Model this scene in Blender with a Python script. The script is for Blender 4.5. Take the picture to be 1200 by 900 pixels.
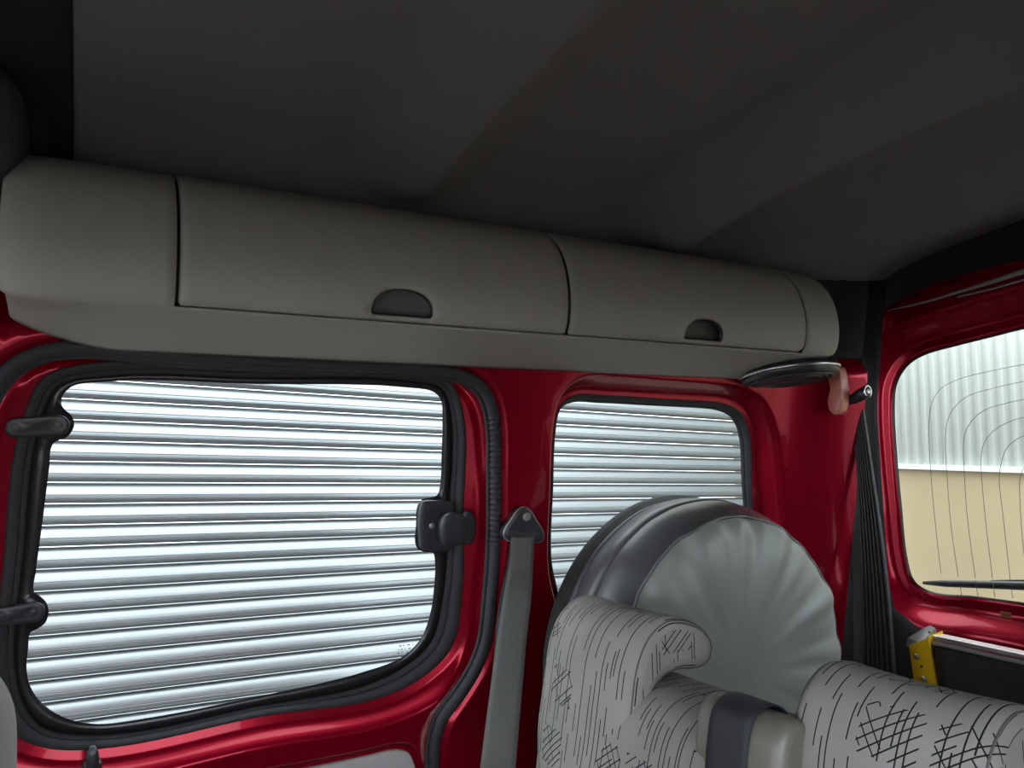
import bpy, bmesh, math, random
import numpy as np
from mathutils import Vector, Matrix
from mathutils.geometry import delaunay_2d_cdt

random.seed(4)
for o in list(bpy.data.objects):
    bpy.data.objects.remove(o)
SC = bpy.context.scene
COL = SC.collection

# ------------------------------------------------------------------ camera
F = 864.0                                     # focal length in pixels of a 1200 x 900 frame
def _n(v): return v / np.linalg.norm(v)
EX = _n(np.array([1500., -50., -F]))          # rearward axis of the van seen from the camera
EY = np.array([-500., -95., -F]); EY = _n(EY - EX * EY.dot(EX))
EZ = np.cross(EX, EY)
M = np.array([EX, EY, EZ])
cam = bpy.data.cameras.new('camera')
cam.sensor_width = 36.0; cam.lens = F / 1200 * 36; cam.clip_start = 0.02; cam.clip_end = 200
camo = bpy.data.objects.new('camera', cam); COL.objects.link(camo)
mw = Matrix.Identity(4)
for i in range(3):
    for j in range(3):
        mw[i][j] = M[i][j]
camo.matrix_world = mw
SC.camera = camo

# ------------------------------------------------------------------ sky, exposure
world = bpy.data.worlds.new('sky'); SC.world = world
world.use_nodes = True
wn = world.node_tree
bg = wn.nodes['Background']
bg.inputs[0].default_value = (0.88, 0.94, 1.0, 1)
bg.inputs[1].default_value = 1.0
vs = SC.view_settings
vs.view_transform = 'Standard'; vs.look = 'None'; vs.gamma = 1.0; vs.use_curve_mapping = False
vs.exposure = 2.72

# ------------------------------------------------------------------ materials
def mat(name, col, rough=0.5, metal=0.0, var=0.0, vscale=20.0, bump=0.0, bscale=200.0, coat=0.0, col2=None,
        spec=0.5, stretch=(1, 1, 1)):
    m = bpy.data.materials.new(name); m.use_nodes = True
    nt = m.node_tree; b = nt.nodes['Principled BSDF']
    b.inputs['Roughness'].default_value = rough
    b.inputs['Metallic'].default_value = metal
    b.inputs['Specular IOR Level'].default_value = spec
    b.inputs['Coat Weight'].default_value = coat
    b.inputs['Coat Roughness'].default_value = 0.04
    tc = nt.nodes.new('ShaderNodeTexCoord')
    mp = nt.nodes.new('ShaderNodeMapping'); mp.inputs['Scale'].default_value = stretch
    nt.links.new(tc.outputs['Object'], mp.inputs['Vector'])
    nz = nt.nodes.new('ShaderNodeTexNoise'); nz.inputs['Scale'].default_value = vscale
    nz.inputs['Detail'].default_value = 4
    nt.links.new(mp.outputs['Vector'], nz.inputs['Vector'])
    rp = nt.nodes.new('ShaderNodeValToRGB')
    c = np.array(col); c2 = np.array(col2) if col2 else c * (1 - var)
    rp.color_ramp.elements[0].position = 0.3; rp.color_ramp.elements[1].position = 0.7
    rp.color_ramp.elements[0].color = (*c2, 1)
    rp.color_ramp.elements[1].color = (*c, 1)
    nt.links.new(nz.outputs['Fac'], rp.inputs['Fac'])
    nt.links.new(rp.outputs['Color'], b.inputs['Base Color'])
    if bump:
        n2 = nt.nodes.new('ShaderNodeTexNoise'); n2.inputs['Scale'].default_value = bscale
        nt.links.new(mp.outputs['Vector'], n2.inputs['Vector'])
        bp = nt.nodes.new('ShaderNodeBump'); bp.inputs['Strength'].default_value = bump
        bp.inputs['Distance'].default_value = 0.002
        nt.links.new(n2.outputs['Fac'], bp.inputs['Height'])
        nt.links.new(bp.outputs['Normal'], b.inputs['Normal'])
    return m

def glass_mat(name, tint=(0.93, 0.96, 0.95)):
    m = bpy.data.materials.new(name); m.use_nodes = True
    nt = m.node_tree; nt.nodes.remove(nt.nodes['Principled BSDF'])
    out = nt.nodes['Material Output']
    t = nt.nodes.new('ShaderNodeBsdfTransparent'); t.inputs[0].default_value = (*tint, 1)
    g = nt.nodes.new('ShaderNodeBsdfGlossy'); g.inputs['Roughness'].default_value = 0.01
    fr = nt.nodes.new('ShaderNodeFresnel'); fr.inputs[0].default_value = 1.45
    ge = nt.nodes.new('ShaderNodeNewGeometry'); sb_ = nt.nodes.new('ShaderNodeMath'); sb_.operation = 'SUBTRACT'; sb_.inputs[0].default_value = 1.0
    nt.links.new(ge.outputs['Backfacing'], sb_.inputs[1])
    ml = nt.nodes.new('ShaderNodeMath'); ml.operation = 'MULTIPLY'      # only the entry face mirrors, the pane has no inner total reflection
    nt.links.new(fr.outputs[0], ml.inputs[0]); nt.links.new(sb_.outputs[0], ml.inputs[1])
    mx = nt.nodes.new('ShaderNodeMixShader')
    nt.links.new(ml.outputs[0], mx.inputs[0]); nt.links.new(t.outputs[0], mx.inputs[1]); nt.links.new(g.outputs[0], mx.inputs[2])
    nt.links.new(mx.outputs[0], out.inputs['Surface'])
    return m

def fabric_mat(name):
    """grey upholstery printed with thin black dashes and hatched scribbles (UV in metres: u across, v along)"""
    m = bpy.data.materials.new(name); m.use_nodes = True
    nt = m.node_tree; b = nt.nodes['Principled BSDF']; b.inputs['Roughness'].default_value = 0.95
    b.inputs['Specular IOR Level'].default_value = 0.15
    L = nt.links.new
    def N(t): return nt.nodes.new(t)
    def val(x):
        v = N('ShaderNodeValue'); v.outputs[0].default_value = x; return v.outputs[0]
    def mth(op, a, b_=None):
        n = N('ShaderNodeMath'); n.operation = op
        for i, s in enumerate((a, b_)):
            if s is None: continue
            if isinstance(s, (int, float)): n.inputs[i].default_value = s
            else: L(s, n.inputs[i])
        return n.outputs[0]
    uv = N('ShaderNodeUVMap'); sep = N('ShaderNodeSeparateXYZ'); L(uv.outputs[0], sep.inputs[0])
    u, v = sep.outputs[0], sep.outputs[1]
    def rnd(a, b_, seed):
        cx = N('ShaderNodeCombineXYZ'); L(a, cx.inputs[0])
        if b_ is not None: L(b_, cx.inputs[1])
        cx.inputs[2].default_value = seed
        w = N('ShaderNodeTexWhiteNoise'); w.noise_dimensions = '3D'; L(cx.outputs[0], w.inputs[0])
        return w.outputs['Value']
    def lines(a, along, freq, seglen, width, keep, seed):
        s = mth('MULTIPLY', a, freq); col = mth('FLOOR', s); fr = mth('FRACT', s)
        jit = mth('MULTIPLY', rnd(col, None, seed + 1), 0.6)
        line = mth('LESS_THAN', mth('ABSOLUTE', mth('SUBTRACT', fr, mth('ADD', jit, 0.2))), width * freq / 2)
        off = rnd(col, None, seed + 2)
        q = mth('ADD', mth('DIVIDE', along, seglen), mth('MULTIPLY', off, 7.0))
        cell = mth('FLOOR', q)
        on = mth('LESS_THAN', rnd(col, cell, seed + 3), keep)
        return mth('MULTIPLY', line, on)
    # long dashes along the seat
    l1 = lines(u, v, 118, 0.036, 0.0015, 0.48, 3.0)
    # cross hatched clusters
    cu = mth('MULTIPLY', u, 15.0); cv = mth('MULTIPLY', v, 12.0)
    row = mth('FLOOR', cv); shift = mth('MULTIPLY', rnd(row, None, 77.0), 1.0); cu = mth('ADD', cu, shift)
    pick = mth('LESS_THAN', rnd(mth('FLOOR', cu), row, 9.0), 0.36)
    fu, fv = mth('FRACT', cu), mth('FRACT', cv)
    inside = mth('MULTIPLY', mth('LESS_THAN', mth('ABSOLUTE', mth('SUBTRACT', fu, 0.5)), 0.42),
                 mth('LESS_THAN', mth('ABSOLUTE', mth('SUBTRACT', fv, 0.5)), 0.30))
    cl = mth('MULTIPLY', pick, inside)
    d1 = mth('ADD', mth('MULTIPLY', u, 0.62), mth('MULTIPLY', v, -0.78))
    e1 = mth('ADD', mth('MULTIPLY', u, 0.78), mth('MULTIPLY', v, 0.62))
    d2 = mth('ADD', mth('MULTIPLY', u, 0.80), mth('MULTIPLY', v, 0.60))
    e2 = mth('ADD', mth('MULTIPLY', u, -0.60), mth('MULTIPLY', v, 0.80))
    h1 = lines(d1, e1, 120, 0.05, 0.0015, 0.75, 21.0)
    h2 = lines(d2, e2, 95, 0.03, 0.0013, 0.40, 31.0)
    hatch = mth('MULTIPLY', mth('MAXIMUM', h1, h2), cl)
    ink = mth('MINIMUM', mth('MAXIMUM', hatch, l1), 1.0)
    nz = N('ShaderNodeTexNoise'); nz.inputs['Scale'].default_value = 9; L(uv.outputs[0], nz.inputs[0])
    rp = N('ShaderNodeValToRGB')
    rp.color_ramp.elements[0].position = 0.35; rp.color_ramp.elements[1].position = 0.65
    rp.color_ramp.elements[0].color = (0.235, 0.228, 0.222, 1); rp.color_ramp.elements[1].color = (0.285, 0.27, 0.25, 1)
    L(nz.outputs['Fac'], rp.inputs['Fac'])
    mx = N('ShaderNodeMix'); mx.data_type = 'RGBA'
    L(ink, mx.inputs[0]); L(rp.outputs[0], mx.inputs[6]); mx.inputs[7].default_value = (0.012, 0.012, 0.014, 1)
    L(mx.outputs[2], b.inputs['Base Color'])
    n2 = N('ShaderNodeTexNoise'); n2.inputs['Scale'].default_value = 900; L(uv.outputs[0], n2.inputs[0])
    bp = N('ShaderNodeBump'); bp.inputs['Strength'].default_value = 0.25; bp.inputs['Distance'].default_value = 0.001
    L(n2.outputs['Fac'], bp.inputs['Height']); L(bp.outputs[0], b.inputs['Normal'])
    return m

def webbing_mat(name, col, rows=9):
    m = mat(name, col, rough=0.55, var=0.15, vscale=60)
    nt = m.node_tree; b = nt.nodes['Principled BSDF']
    uv = nt.nodes.new('ShaderNodeUVMap')
    wv = nt.nodes.new('ShaderNodeTexWave'); wv.inputs['Scale'].default_value = rows * 0.32
    nt.links.new(uv.outputs[0], wv.inputs[0])
    bp = nt.nodes.new('ShaderNodeBump'); bp.inputs['Strength'].default_value = 0.35; bp.inputs['Distance'].default_value = 0.001
    nt.links.new(wv.outputs['Fac'], bp.inputs['Height']); nt.links.new(bp.outputs[0], b.inputs['Normal'])
    return m

RED = mat('red_paint', (0.255, 0.0006, 0.013), rough=0.27, var=0.08, vscale=300, coat=0.22, metal=0.5, spec=0.15)
RUBBER = mat('black_rubber', (0.026, 0.027, 0.030), spec=0.3, rough=0.7, var=0.2, vscale=40, bump=0.1)
FRIT = mat('black_ceramic', (0.012, 0.012, 0.014), rough=0.3, var=0.1)
PLASTIC = mat('black_plastic', (0.020, 0.021, 0.025), rough=0.42, var=0.15, vscale=50, bump=0.1, bscale=500)
BINM = mat('grey_plastic', (0.285, 0.272, 0.240), rough=0.62, var=0.05, vscale=6, bump=0.12, bscale=700)
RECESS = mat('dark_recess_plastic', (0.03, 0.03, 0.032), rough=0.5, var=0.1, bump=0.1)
HEAD = mat('headliner_cloth', (0.158, 0.150, 0.143), rough=0.95, var=0.05, vscale=14, bump=0.5, bscale=900, spec=0.1)
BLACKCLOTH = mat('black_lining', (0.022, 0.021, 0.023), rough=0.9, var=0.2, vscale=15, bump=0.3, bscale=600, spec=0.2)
GLASS = glass_mat('window_glass')
FABRIC = fabric_mat('printed_upholstery')
STRAPG = webbing_mat('grey_webbing', (0.088, 0.086, 0.083))
STRAPB = webbing_mat('black_webbing', (0.016, 0.017, 0.019))
STRAPN = webbing_mat('navy_webbing', (0.013, 0.0135, 0.022))
CHROME = mat('satin_metal', (0.62, 0.62, 0.62), rough=0.28, metal=1.0, var=0.15, vscale=60)
ALU = mat('aluminium', (0.70, 0.70, 0.69), rough=0.35, metal=0.9, var=0.15, vscale=30, stretch=(1, 30, 30))
YELLOW = mat('yellow_paint', (0.80, 0.47, 0.01), rough=0.4, var=0.12, vscale=30)
BOARD = mat('black_board', (0.018, 0.018, 0.019), rough=0.6, col2=(0.03, 0.03, 0.03), vscale=25, bump=0.3, bscale=90)
COVER = mat('grey_vinyl', (0.27, 0.285, 0.275), rough=0.38, var=0.12, vscale=9, bump=0.15, bscale=60)
COVERD = mat('charcoal_vinyl', (0.065, 0.066, 0.073), rough=0.36, var=0.15, vscale=12, bump=0.15, bscale=80)
TYRE = mat('tyre_rubber', (0.012, 0.012, 0.013), rough=0.8, var=0.3, vscale=120, bump=0.6, bscale=300)
PIPING = mat('grey_piping', (0.13, 0.135, 0.135), rough=0.4, var=0.1)
CARD = mat('grey_door_card', (0.36, 0.35, 0.345), rough=0.7, var=0.08, vscale=30, bump=0.2, bscale=600)
GALV = mat('galvanised_steel', (0.25, 0.265, 0.277), rough=0.33, metal=0.76, var=0.14, vscale=9, stretch=(0.35, 6, 40))
CLAD = mat('white_cladding', (0.60, 0.612, 0.575), rough=0.5, var=0.05, vscale=2.0, stretch=(1, 1, 0.3))
BEIGE = mat('beige_render', (0.37, 0.285, 0.17), rough=0.85, var=0.09, vscale=1.3, bump=0.1, bscale=40)
CONCRETE = mat('concrete', (0.17, 0.165, 0.155), rough=0.9, var=0.2, vscale=2, bump=0.2, bscale=60)
CARPET = mat('dark_carpet', (0.05, 0.05, 0.052), rough=1.0, var=0.3, vscale=60, bump=0.6, bscale=600)
GUIDE = mat('grey_guide_plastic', (0.13, 0.13, 0.11), rough=0.4, var=0.05)
AMBER = mat('amber_sticker', (0.20, 0.06, 0.01), rough=0.5, var=0.3, vscale=80)

# ------------------------------------------------------------------ geometry helpers
def ray(px, py): return M @ np.array([px - 600., -(py - 450.), -F])
def GY(z): return 1.25 - 0.18 * (z + 0.125)             # plane of the side glass (leans in towards the roof)
def pw(px, py, h=0.0):
    """photo pixel -> (x, z) on the side wall plane lying h metres inboard of the glass"""
    d = ray(px, py); t = (1.25 - 0.0225 - h) / (d[1] + 0.18 * d[2]); return (t * d[0], t * d[2])
def WP(x, z, h): return (x, GY(z) - h, z)
def px_x(px, py, X): d = ray(px, py); return tuple(d * X / d[0])
def px_y(px, py, Y): d = ray(px, py); return tuple(d * Y / d[1])
def sm(t): t = np.clip(t, 0, 1); return t * t * (3 - 2 * t)

def link(name, me, material=None, parent=None, smooth=True):
    if material: me.materials.append(material)
    if smooth:
        me.polygons.foreach_set('use_smooth', [True] * len(me.polygons))
    o = bpy.data.objects.new(name, me); COL.objects.link(o)
    if parent is not None: o.parent = parent
    return o
def mesh(name, verts, faces, material, parent=None, smooth=True, uv=None, solid=0.0, bevel=0.0, auto=None):
    me = bpy.data.meshes.new(name); me.from_pydata([tuple(map(float, v)) for v in verts], [], faces); me.update()
    bm = bmesh.new(); bm.from_mesh(me)
    bmesh.ops.recalc_face_normals(bm, faces=bm.faces); bm.to_mesh(me); bm.free()
    if uv is not None:
        l = me.uv_layers.new(name='UVMap')
        idx = np.empty(len(me.loops), dtype=np.int32); me.loops.foreach_get('vertex_index', idx)
        l.data.foreach_set('uv', np.asarray(uv, dtype=np.float32)[idx].ravel())
    o = link(name, me, material, parent, smooth)
    if solid:
        md = o.modifiers.new('thickness', 'SOLIDIFY'); md.thickness = solid; md.offset = 0
    if bevel:
        md = o.modifiers.new('bevel', 'BEVEL'); md.width = bevel; md.segments = 3; md.limit_method = 'ANGLE'
    if auto:
        md = o.modifiers.new('edge', 'EDGE_SPLIT'); md.split_angle = math.radians(auto)
    return o
def thing(name, label=None, cat=None, loc=(0, 0, 0), group=None, kind=None):
    o = bpy.data.objects.new(name, None); COL.objects.link(o); o.empty_display_size = 0.05
    tag(o, label, cat, group, kind)
    return o
def tag(o, label=None, cat=None, group=None, kind=None):
    if label: o['label'] = label
    if cat: o['category'] = cat
    if group: o['group'] = group
    if kind: o['kind'] = kind
    return o

def spline(pts, n=8, closed=True):
    """Catmull-Rom through the points (any dimension)"""
    P = np.array(pts, dtype=float); N = len(P); out = []
    R = N if closed else N - 1
    for i in range(R):
        if closed: a, b, c, d = P[(i - 1) % N], P[i], P[(i + 1) % N], P[(i + 2) % N]
        else: a, b, c, d = P[max(i - 1, 0)], P[i], P[i + 1], P[min(i + 2, N - 1)]
        # centripetal-ish tangents
        lb = np.linalg.norm(c - b) + 1e-9; la = np.linalg.norm(b - a) + 1e-9; lc = np.linalg.norm(d - c) + 1e-9
        m1 = ((b - a) / la + (c - b) / lb) * 0.5 * lb; m2 = ((c - b) / lb + (d - c) / lc) * 0.5 * lb
        for k in range(n):
            t = k / n; t2, t3 = t * t, t * t * t
            out.append((2 * t3 - 3 * t2 + 1) * b + (t3 - 2 * t2 + t) * m1 + (-2 * t3 + 3 * t2) * c + (t3 - t2) * m2)
    if not closed: out.append(P[-1])
    return np.array(out)

def inpoly(pts, poly):
    x, y = pts[:, 0], pts[:, 1]; ins = np.zeros(len(pts), bool); n = len(poly)
    for i in range(n):
        x1, y1 = poly[i]; x2, y2 = poly[(i + 1) % n]
        c = ((y1 > y) != (y2 > y))
        with np.errstate(divide='ignore', invalid='ignore'):
            xi = (x2 - x1) * (y - y1) / (y2 - y1 + 1e-15) + x1
        ins ^= c & (x < xi)
    return ins
def dist(pts, poly, closed=True):
    pts = np.asarray(pts); best = np.full(len(pts), 1e9); n = len(poly)
    for i in range(n if closed else n - 1):
        a = np.array(poly[i]); b = np.array(poly[(i + 1) % n]); ab = b - a
        t = np.clip(((pts - a) @ ab) / (ab @ ab + 1e-15), 0, 1)
        best = np.minimum(best, np.linalg.norm(pts - (a + t[:, None] * ab), axis=1))
    return best

def tri(outer, holes=(), step=0.012, extra=(), bands=()):
    """triangulate a 2D region with holes, filled with a grid of points -> (pts, tris)"""
    loops = [np.asarray(outer)] + [np.asarray(h) for h in holes]
    V = []; E = []
    for l in loops:
        s = len(V); V += [tuple(p) for p in l]; E += [(s + i, s + (i + 1) % len(l)) for i in range(len(l))]
    for l in extra:
        l = np.asarray(l); s = len(V); V += [tuple(p) for p in l]; E += [(s + i, s + i + 1) for i in range(len(l) - 1)]
    if step:
        lo = loops[0].min(0); hi = loops[0].max(0)
        gx, gy = np.meshgrid(np.arange(lo[0] + step / 2, hi[0], step), np.arange(lo[1] + step / 2, hi[1], step))
        G = np.stack([gx.ravel(), gy.ravel()], 1)
        ok = inpoly(G, loops[0])
        for h in loops[1:]: ok &= ~inpoly(G, h)
        G = G[ok]; d = np.full(len(G), 1e9)
        for l in loops: d = np.minimum(d, dist(G, l))
        G = G[d > step * 0.45]
        for l, ds in bands:
            l = dens(l, 0.006); keep = dist(G, l) > max(abs(q) for q in ds) + step * 0.4; G = G[keep]
            for q in ds:
                B = off(l, q); k = inpoly(B, loops[0])
                for h in loops[1:]: k &= ~inpoly(B, h)
                B = B[k]; dd = np.full(len(B), 1e9)
                for l2 in loops: dd = np.minimum(dd, dist(B, l2))
                V += [tuple(p) for p in B[dd > 0.0015]]
        V += [tuple(p) for p in G]
    r = delaunay_2d_cdt([Vector(v) for v in V], E, [], 0, 1e-5)
    P = np.array([tuple(v) for v in r[0]]); T = [tuple(t) for t in r[2]]
    C = np.array([P[list(t)].mean(0) for t in T])
    ok = inpoly(C, loops[0])
    for h in loops[1:]: ok &= ~inpoly(C, h)
    return P, [t for t, k in zip(T, ok) if k]

def loft(loops, closed=True, cap=False):
    """faces between successive loops of equal length"""
    V = []; Fc = []; n = len(loops[0])
    for l in loops: V += [tuple(p) for p in l]
    for k in range(len(loops) - 1):
        for i in range(n if closed else n - 1):
            j = (i + 1) % n
            Fc.append((k * n + i, k * n + j, (k + 1) * n + j, (k + 1) * n + i))
    if cap:
        Fc.append(tuple(range(n))[::-1]); Fc.append(tuple((len(loops) - 1) * n + i for i in range(n)))
    return V, Fc

def tube(path, r, seg=10, closed=False, flat=1.0, ripple=None):
    """round bar along a path of 3D points; r scalar or list"""
    P = np.array(path, dtype=float); n = len(P); V = []; Fc = []
    up = np.array([0, 1, 0.0]); 
    for i in range(n):
        a = P[i - 1] if (i or closed) else P[i]; b = P[(i + 1) % n] if (i < n - 1 or closed) else P[i]
        t = _n(b - a)
        s = np.cross(t, up)
        if np.linalg.norm(s) < 1e-3: s = np.cross(t, [1, 0, 0.001])
        s = _n(s); w = np.cross(s, t)
        ri = r[i] if hasattr(r, '__len__') else r
        for k in range(seg):
            A = 2 * math.pi * k / seg
            V.append(P[i] + s * math.cos(A) * ri + w * math.sin(A) * ri * flat)
    for i in range(n if closed else n - 1):
        j = (i + 1) % n
        for k in range(seg):
            l = (k + 1) % seg
            Fc.append((i * seg + k, i * seg + l, j * seg + l, j * seg + k))
    if not closed:
        Fc.append(tuple(range(seg))[::-1]); Fc.append(tuple((n - 1) * seg + k for k in range(seg)))
    return V, Fc

def box(c, s, rot=None):
    V = []
    for dx in (-.5, .5):
        for dy in (-.5, .5):
            for dz in (-.5, .5):
                p = Vector((dx * s[0], dy * s[1], dz * s[2]))
                if rot: p = rot @ p
                V.append(tuple(p + Vector(c)))
    return V, [(0, 1, 3, 2), (4, 6, 7, 5), (0, 4, 5, 1), (2, 3, 7, 6), (0, 2, 6, 4), (1, 5, 7, 3)]
def merge(*parts):
    V = []; Fc = []
    for v, f in parts:
        s = len(V); V += list(v); Fc += [tuple(i + s for i in q) for q in f]
    return V, Fc

def disc(c, axis, r, depth, seg=28, rim=0.25, dome=0.0):
    """short turned plug: centre of its base, axis towards the viewer, rounded edge"""
    a = _n(np.array(axis, float)); s = np.cross(a, [0, 0, 1.0])
    if np.linalg.norm(s) < 1e-3: s = np.cross(a, [1.0, 0, 0])
    s = _n(s); w = np.cross(a, s); c = np.array(c, float)
    prof = [(r, 0), (r, depth * (1 - rim)), (r - depth * rim * .35, depth * (1 - rim * .35)), (r - depth * rim, depth), (r * .5, depth + dome * .75), (r * .02, depth + dome)]
    loops = [[c + a * d + (s * math.cos(2 * math.pi * k / seg) + w * math.sin(2 * math.pi * k / seg)) * q for k in range(seg)] for q, d in prof]
    return loft(loops, True, True)

def prism(poly2, f0, f1, r=0.0, rs=3, step=None):
    """closed plate: poly2 2D outline; f0/f1 map (u, v, inset depth 0..1) on the back / front; rounded front edge r"""
    P = np.asarray(poly2, float); n = len(P)
    area = sum(P[i][0] * P[(i + 1) % n][1] - P[(i + 1) % n][0] * P[i][1] for i in range(n))
    if area < 0: P = P[::-1]
    T = np.roll(P, -1, 0) - np.roll(P, 1, 0); T /= (np.linalg.norm(T, axis=1)[:, None] + 1e-12)
    Nn = np.stack([-T[:, 1], T[:, 0]], 1)       # inward
    loops = [[f0(*p) for p in P]]
    for k in range(rs + 1):
        a = math.pi / 2 * k / rs if r else math.pi / 2
        ins = r * (1 - math.cos(a)); dep = r * (1 - math.sin(a))
        Q = P + Nn * ins
        loops.append([f1(q[0], q[1], dep) for q in Q])
        if not r: break
    V, Fc = loft(loops)
    Q = P + Nn * r
    pts, T3 = tri(Q, (), step)
    s = len(V); V += [tuple(f1(p[0], p[1], 0.0)) for p in pts]; Fc += [tuple(i + s for i in t) for t in T3]
    s = len(V); pts, T3 = tri(P, (), None); V += [tuple(f0(*p)) for p in pts]; Fc += [tuple(i + s for i in t) for t in T3]
    return V, Fc

def weld(o, d=1e-5):
    bm = bmesh.new(); bm.from_mesh(o.data); bmesh.ops.remove_doubles(bm, verts=bm.verts, dist=d)
    bmesh.ops.recalc_face_normals(bm, faces=bm.faces); bm.to_mesh(o.data); bm.free(); return o

def sheet(name, P, T, hf, mp, nf, material, parent=None, th=0.004):
    """pressed metal sheet over a flat triangulation: depth field hf, shading normals taken from the field itself"""
    e = 0.0012; h = hf(P)
    hx = (hf(P + [e, 0]) - hf(P - [e, 0])) / (2 * e); hz = (hf(P + [0, e]) - hf(P - [0, e])) / (2 * e)
    N = np.array([_n(np.array(nf(a, b))) for a, b in zip(hx, hz)])
    V = [mp(p[0], p[1], q) for p, q in zip(P, h)] + [mp(p[0], p[1], q - th) for p, q in zip(P, h)]
    n = len(P); F1 = []
    VV = np.array(V)
    for t in T:
        g = np.cross(VV[t[1]] - VV[t[0]], VV[t[2]] - VV[t[0]])
        F1.append(t if g.dot(N[t[0]]) > 0 else t[::-1])
    F2 = [tuple(i + n for i in t[::-1]) for t in F1]
    me = bpy.data.meshes.new(name); me.from_pydata([tuple(map(float, v)) for v in V], [], F1 + F2); me.update()
    o = link(name, me, material, parent)
    me.normals_split_custom_set_from_vertices([tuple(v) for v in np.vstack([N, -N])])
    return o

# ------------------------------------------------------------------ traced outlines (photo pixels -> wall coordinates)
def off(loop, d):
    P = np.asarray(loop, float); n = len(P)
    area = sum(P[i][0] * P[(i + 1) % n][1] - P[(i + 1) % n][0] * P[i][1] for i in range(n))
    T = np.roll(P, -1, 0) - np.roll(P, 1, 0); T /= (np.linalg.norm(T, axis=1)[:, None] + 1e-12)
    Nn = np.stack([T[:, 1], -T[:, 0]], 1) * (1 if area > 0 else -1)      # outward
    return P + Nn * d

def dens_(poly, s):
    P = np.asarray(poly, float); out = []
    for i in range(len(P)):
        a, b = P[i], P[(i + 1) % len(P)]; n = max(1, int(np.linalg.norm(b - a) / s))
        out += [a + (b - a) * k / n for k in range(n)]
    return np.array(out)
def wl(pts, h, n=6): return spline([pw(x, y, h) for x, y in pts], n)
def smooth(loop, width=0.012, sp=0.004, closed=True):
    P = np.asarray(loop, float)
    Q = np.vstack([P, P[:1]]) if closed else P
    a = np.concatenate([[0], np.cumsum(np.linalg.norm(np.diff(Q, axis=0), axis=1))]); n = int(a[-1] / sp)
    t = np.linspace(0, a[-1], n, endpoint=not closed)
    U = np.stack([np.interp(t, a, Q[:, k]) for k in range(Q.shape[1])], 1); w = max(1, int(width / sp))
    if closed: return sum(np.roll(U, k, 0) * (1 - abs(k) / (w + 1)) for k in range(-w, w + 1)) / (w + 1)
    Z = np.vstack([np.repeat(U[:1], w, 0), U, np.repeat(U[-1:], w, 0)])
    return sum(Z[w + k:w + k + len(U)] * (1 - abs(k) / (w + 1)) for k in range(-w, w + 1)) / (w + 1)
G_IN = wl([(99,449),(300,450),(490,455),(508,459),(517,468),(519,490),(518,530),(516,570),(513,580),(505,583),(496,585),(490,592),
  (488,615),(487,636),(490,643),(498,647),(508,648),(510,655),(509,690),(505,718),(494,748),(475,768),(445,782),(290,819),(160,844),
  (115,849),(80,843),(52,827),(36,806),(31,784),(33,760),(36,741),(44,737),(53,730),(57,717),(54,706),(47,699),(40,694),(42,670),
  (50,610),(58,545),(61,522),(66,517),(77,513),(85,504),(87,495),(83,486),(76,480),(72,474),(74,463),(84,453)], 0.003, 4)
S1 = wl([(115,441),(300,442),(487,447),(520,456),(530,487),(527,605),(521,695),(505,755),(452,795),(295,830),(120,862),(50,853),(22,810),(28,640),(48,490),(68,452)], 0.006, 8)
S2 = wl([(110,428),(300,428),(480,434),(525,447),(541,485),(541,600),(540,690),(526,760),(470,806),(300,838),(110,875),(45,871),(12,850),(9,640),(30,490),(55,443)], 0.012, 8)
SEALPX = [(507,905),(508,870),(516,842),(536,815),(555,785),(567,755),(574,700),(578,640),(579,560),(577,490),(569,462),(552,445),(525,436),
          (400,429),(300,424),(200,418),(100,408),(50,413),(15,430),(-15,470),(-35,560),(-45,700)]
HS = 0.058
SEAL = [pw(x, y, HS) for x, y in SEALPX]
SEAL = [(SEAL[0][0] - 0.005, -0.93)] + SEAL + [(SEAL[-1][0] - 0.02, -0.93)]
sealc = smooth(spline(SEAL, 8, closed=False), 0.02, 0.008, False)
OPEN = dens_(np.vstack([sealc]), 0.008)                                # door opening (closed along the sill)

qg = [pw(x, y, 0.005) for x, y in [(653,700),(645,655),(647,571),(650,504),(655,480),(669,471.5),(700,472),(725,473),(750,474.5),(790,476.5),(820,478),(840,480.5),(858,490),(866,510),(869,560)]]
QG = spline(qg + [(1.352, -0.20), (1.345, -0.29), (1.315, -0.325), (1.1, -0.333), (0.87, -0.333), (0.826, -0.318)], 6)
QG = smooth(QG, 0.02)
QR = off(QG, 0.010)

# ------------------------------------------------------------------ fixed body side: red painted metal with door opening and quarter window
WT, WB, WX0, WX1 = 0.382, -0.95, -1.25, 1.55
def rect(x0, x1, z0, z1, r=0.04, n=6):
    out = []
    for cx, cz, a0 in ((x1 - r, z1 - r, 0), (x0 + r, z1 - r, 90), (x0 + r, z0 + r, 180), (x1 - r, z0 + r, 270)):
        for k in range(n + 1):
            a = math.radians(a0 + 90 * k / n); out.append((cx + r * math.cos(a), cz + r * math.sin(a)))
    return np.array(out)
def dens(poly, s):
    P = np.asarray(poly, float); out = []
    for i in range(len(P)):
        a, b = P[i], P[(i + 1) % len(P)]; n = max(1, int(np.linalg.norm(b - a) / s))
        out += [a + (b - a) * k / n for k in range(n)]
    return np.array(out)
outer = dens([(WX0, WB - .02), (WX1, WB - .02), (WX1, WT), (WX0, WT)], 0.03)
FWIN = rect(-1.08, -0.42, -0.33, 0.10, 0.06)
P, T = tri(outer, [OPEN, QR, FWIN], 0.016, bands=[(QR, (.005, .010, .015, .020, .025, .030, .035, .040)), (OPEN, (.005, .010, .015, .020, .025))])
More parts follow.
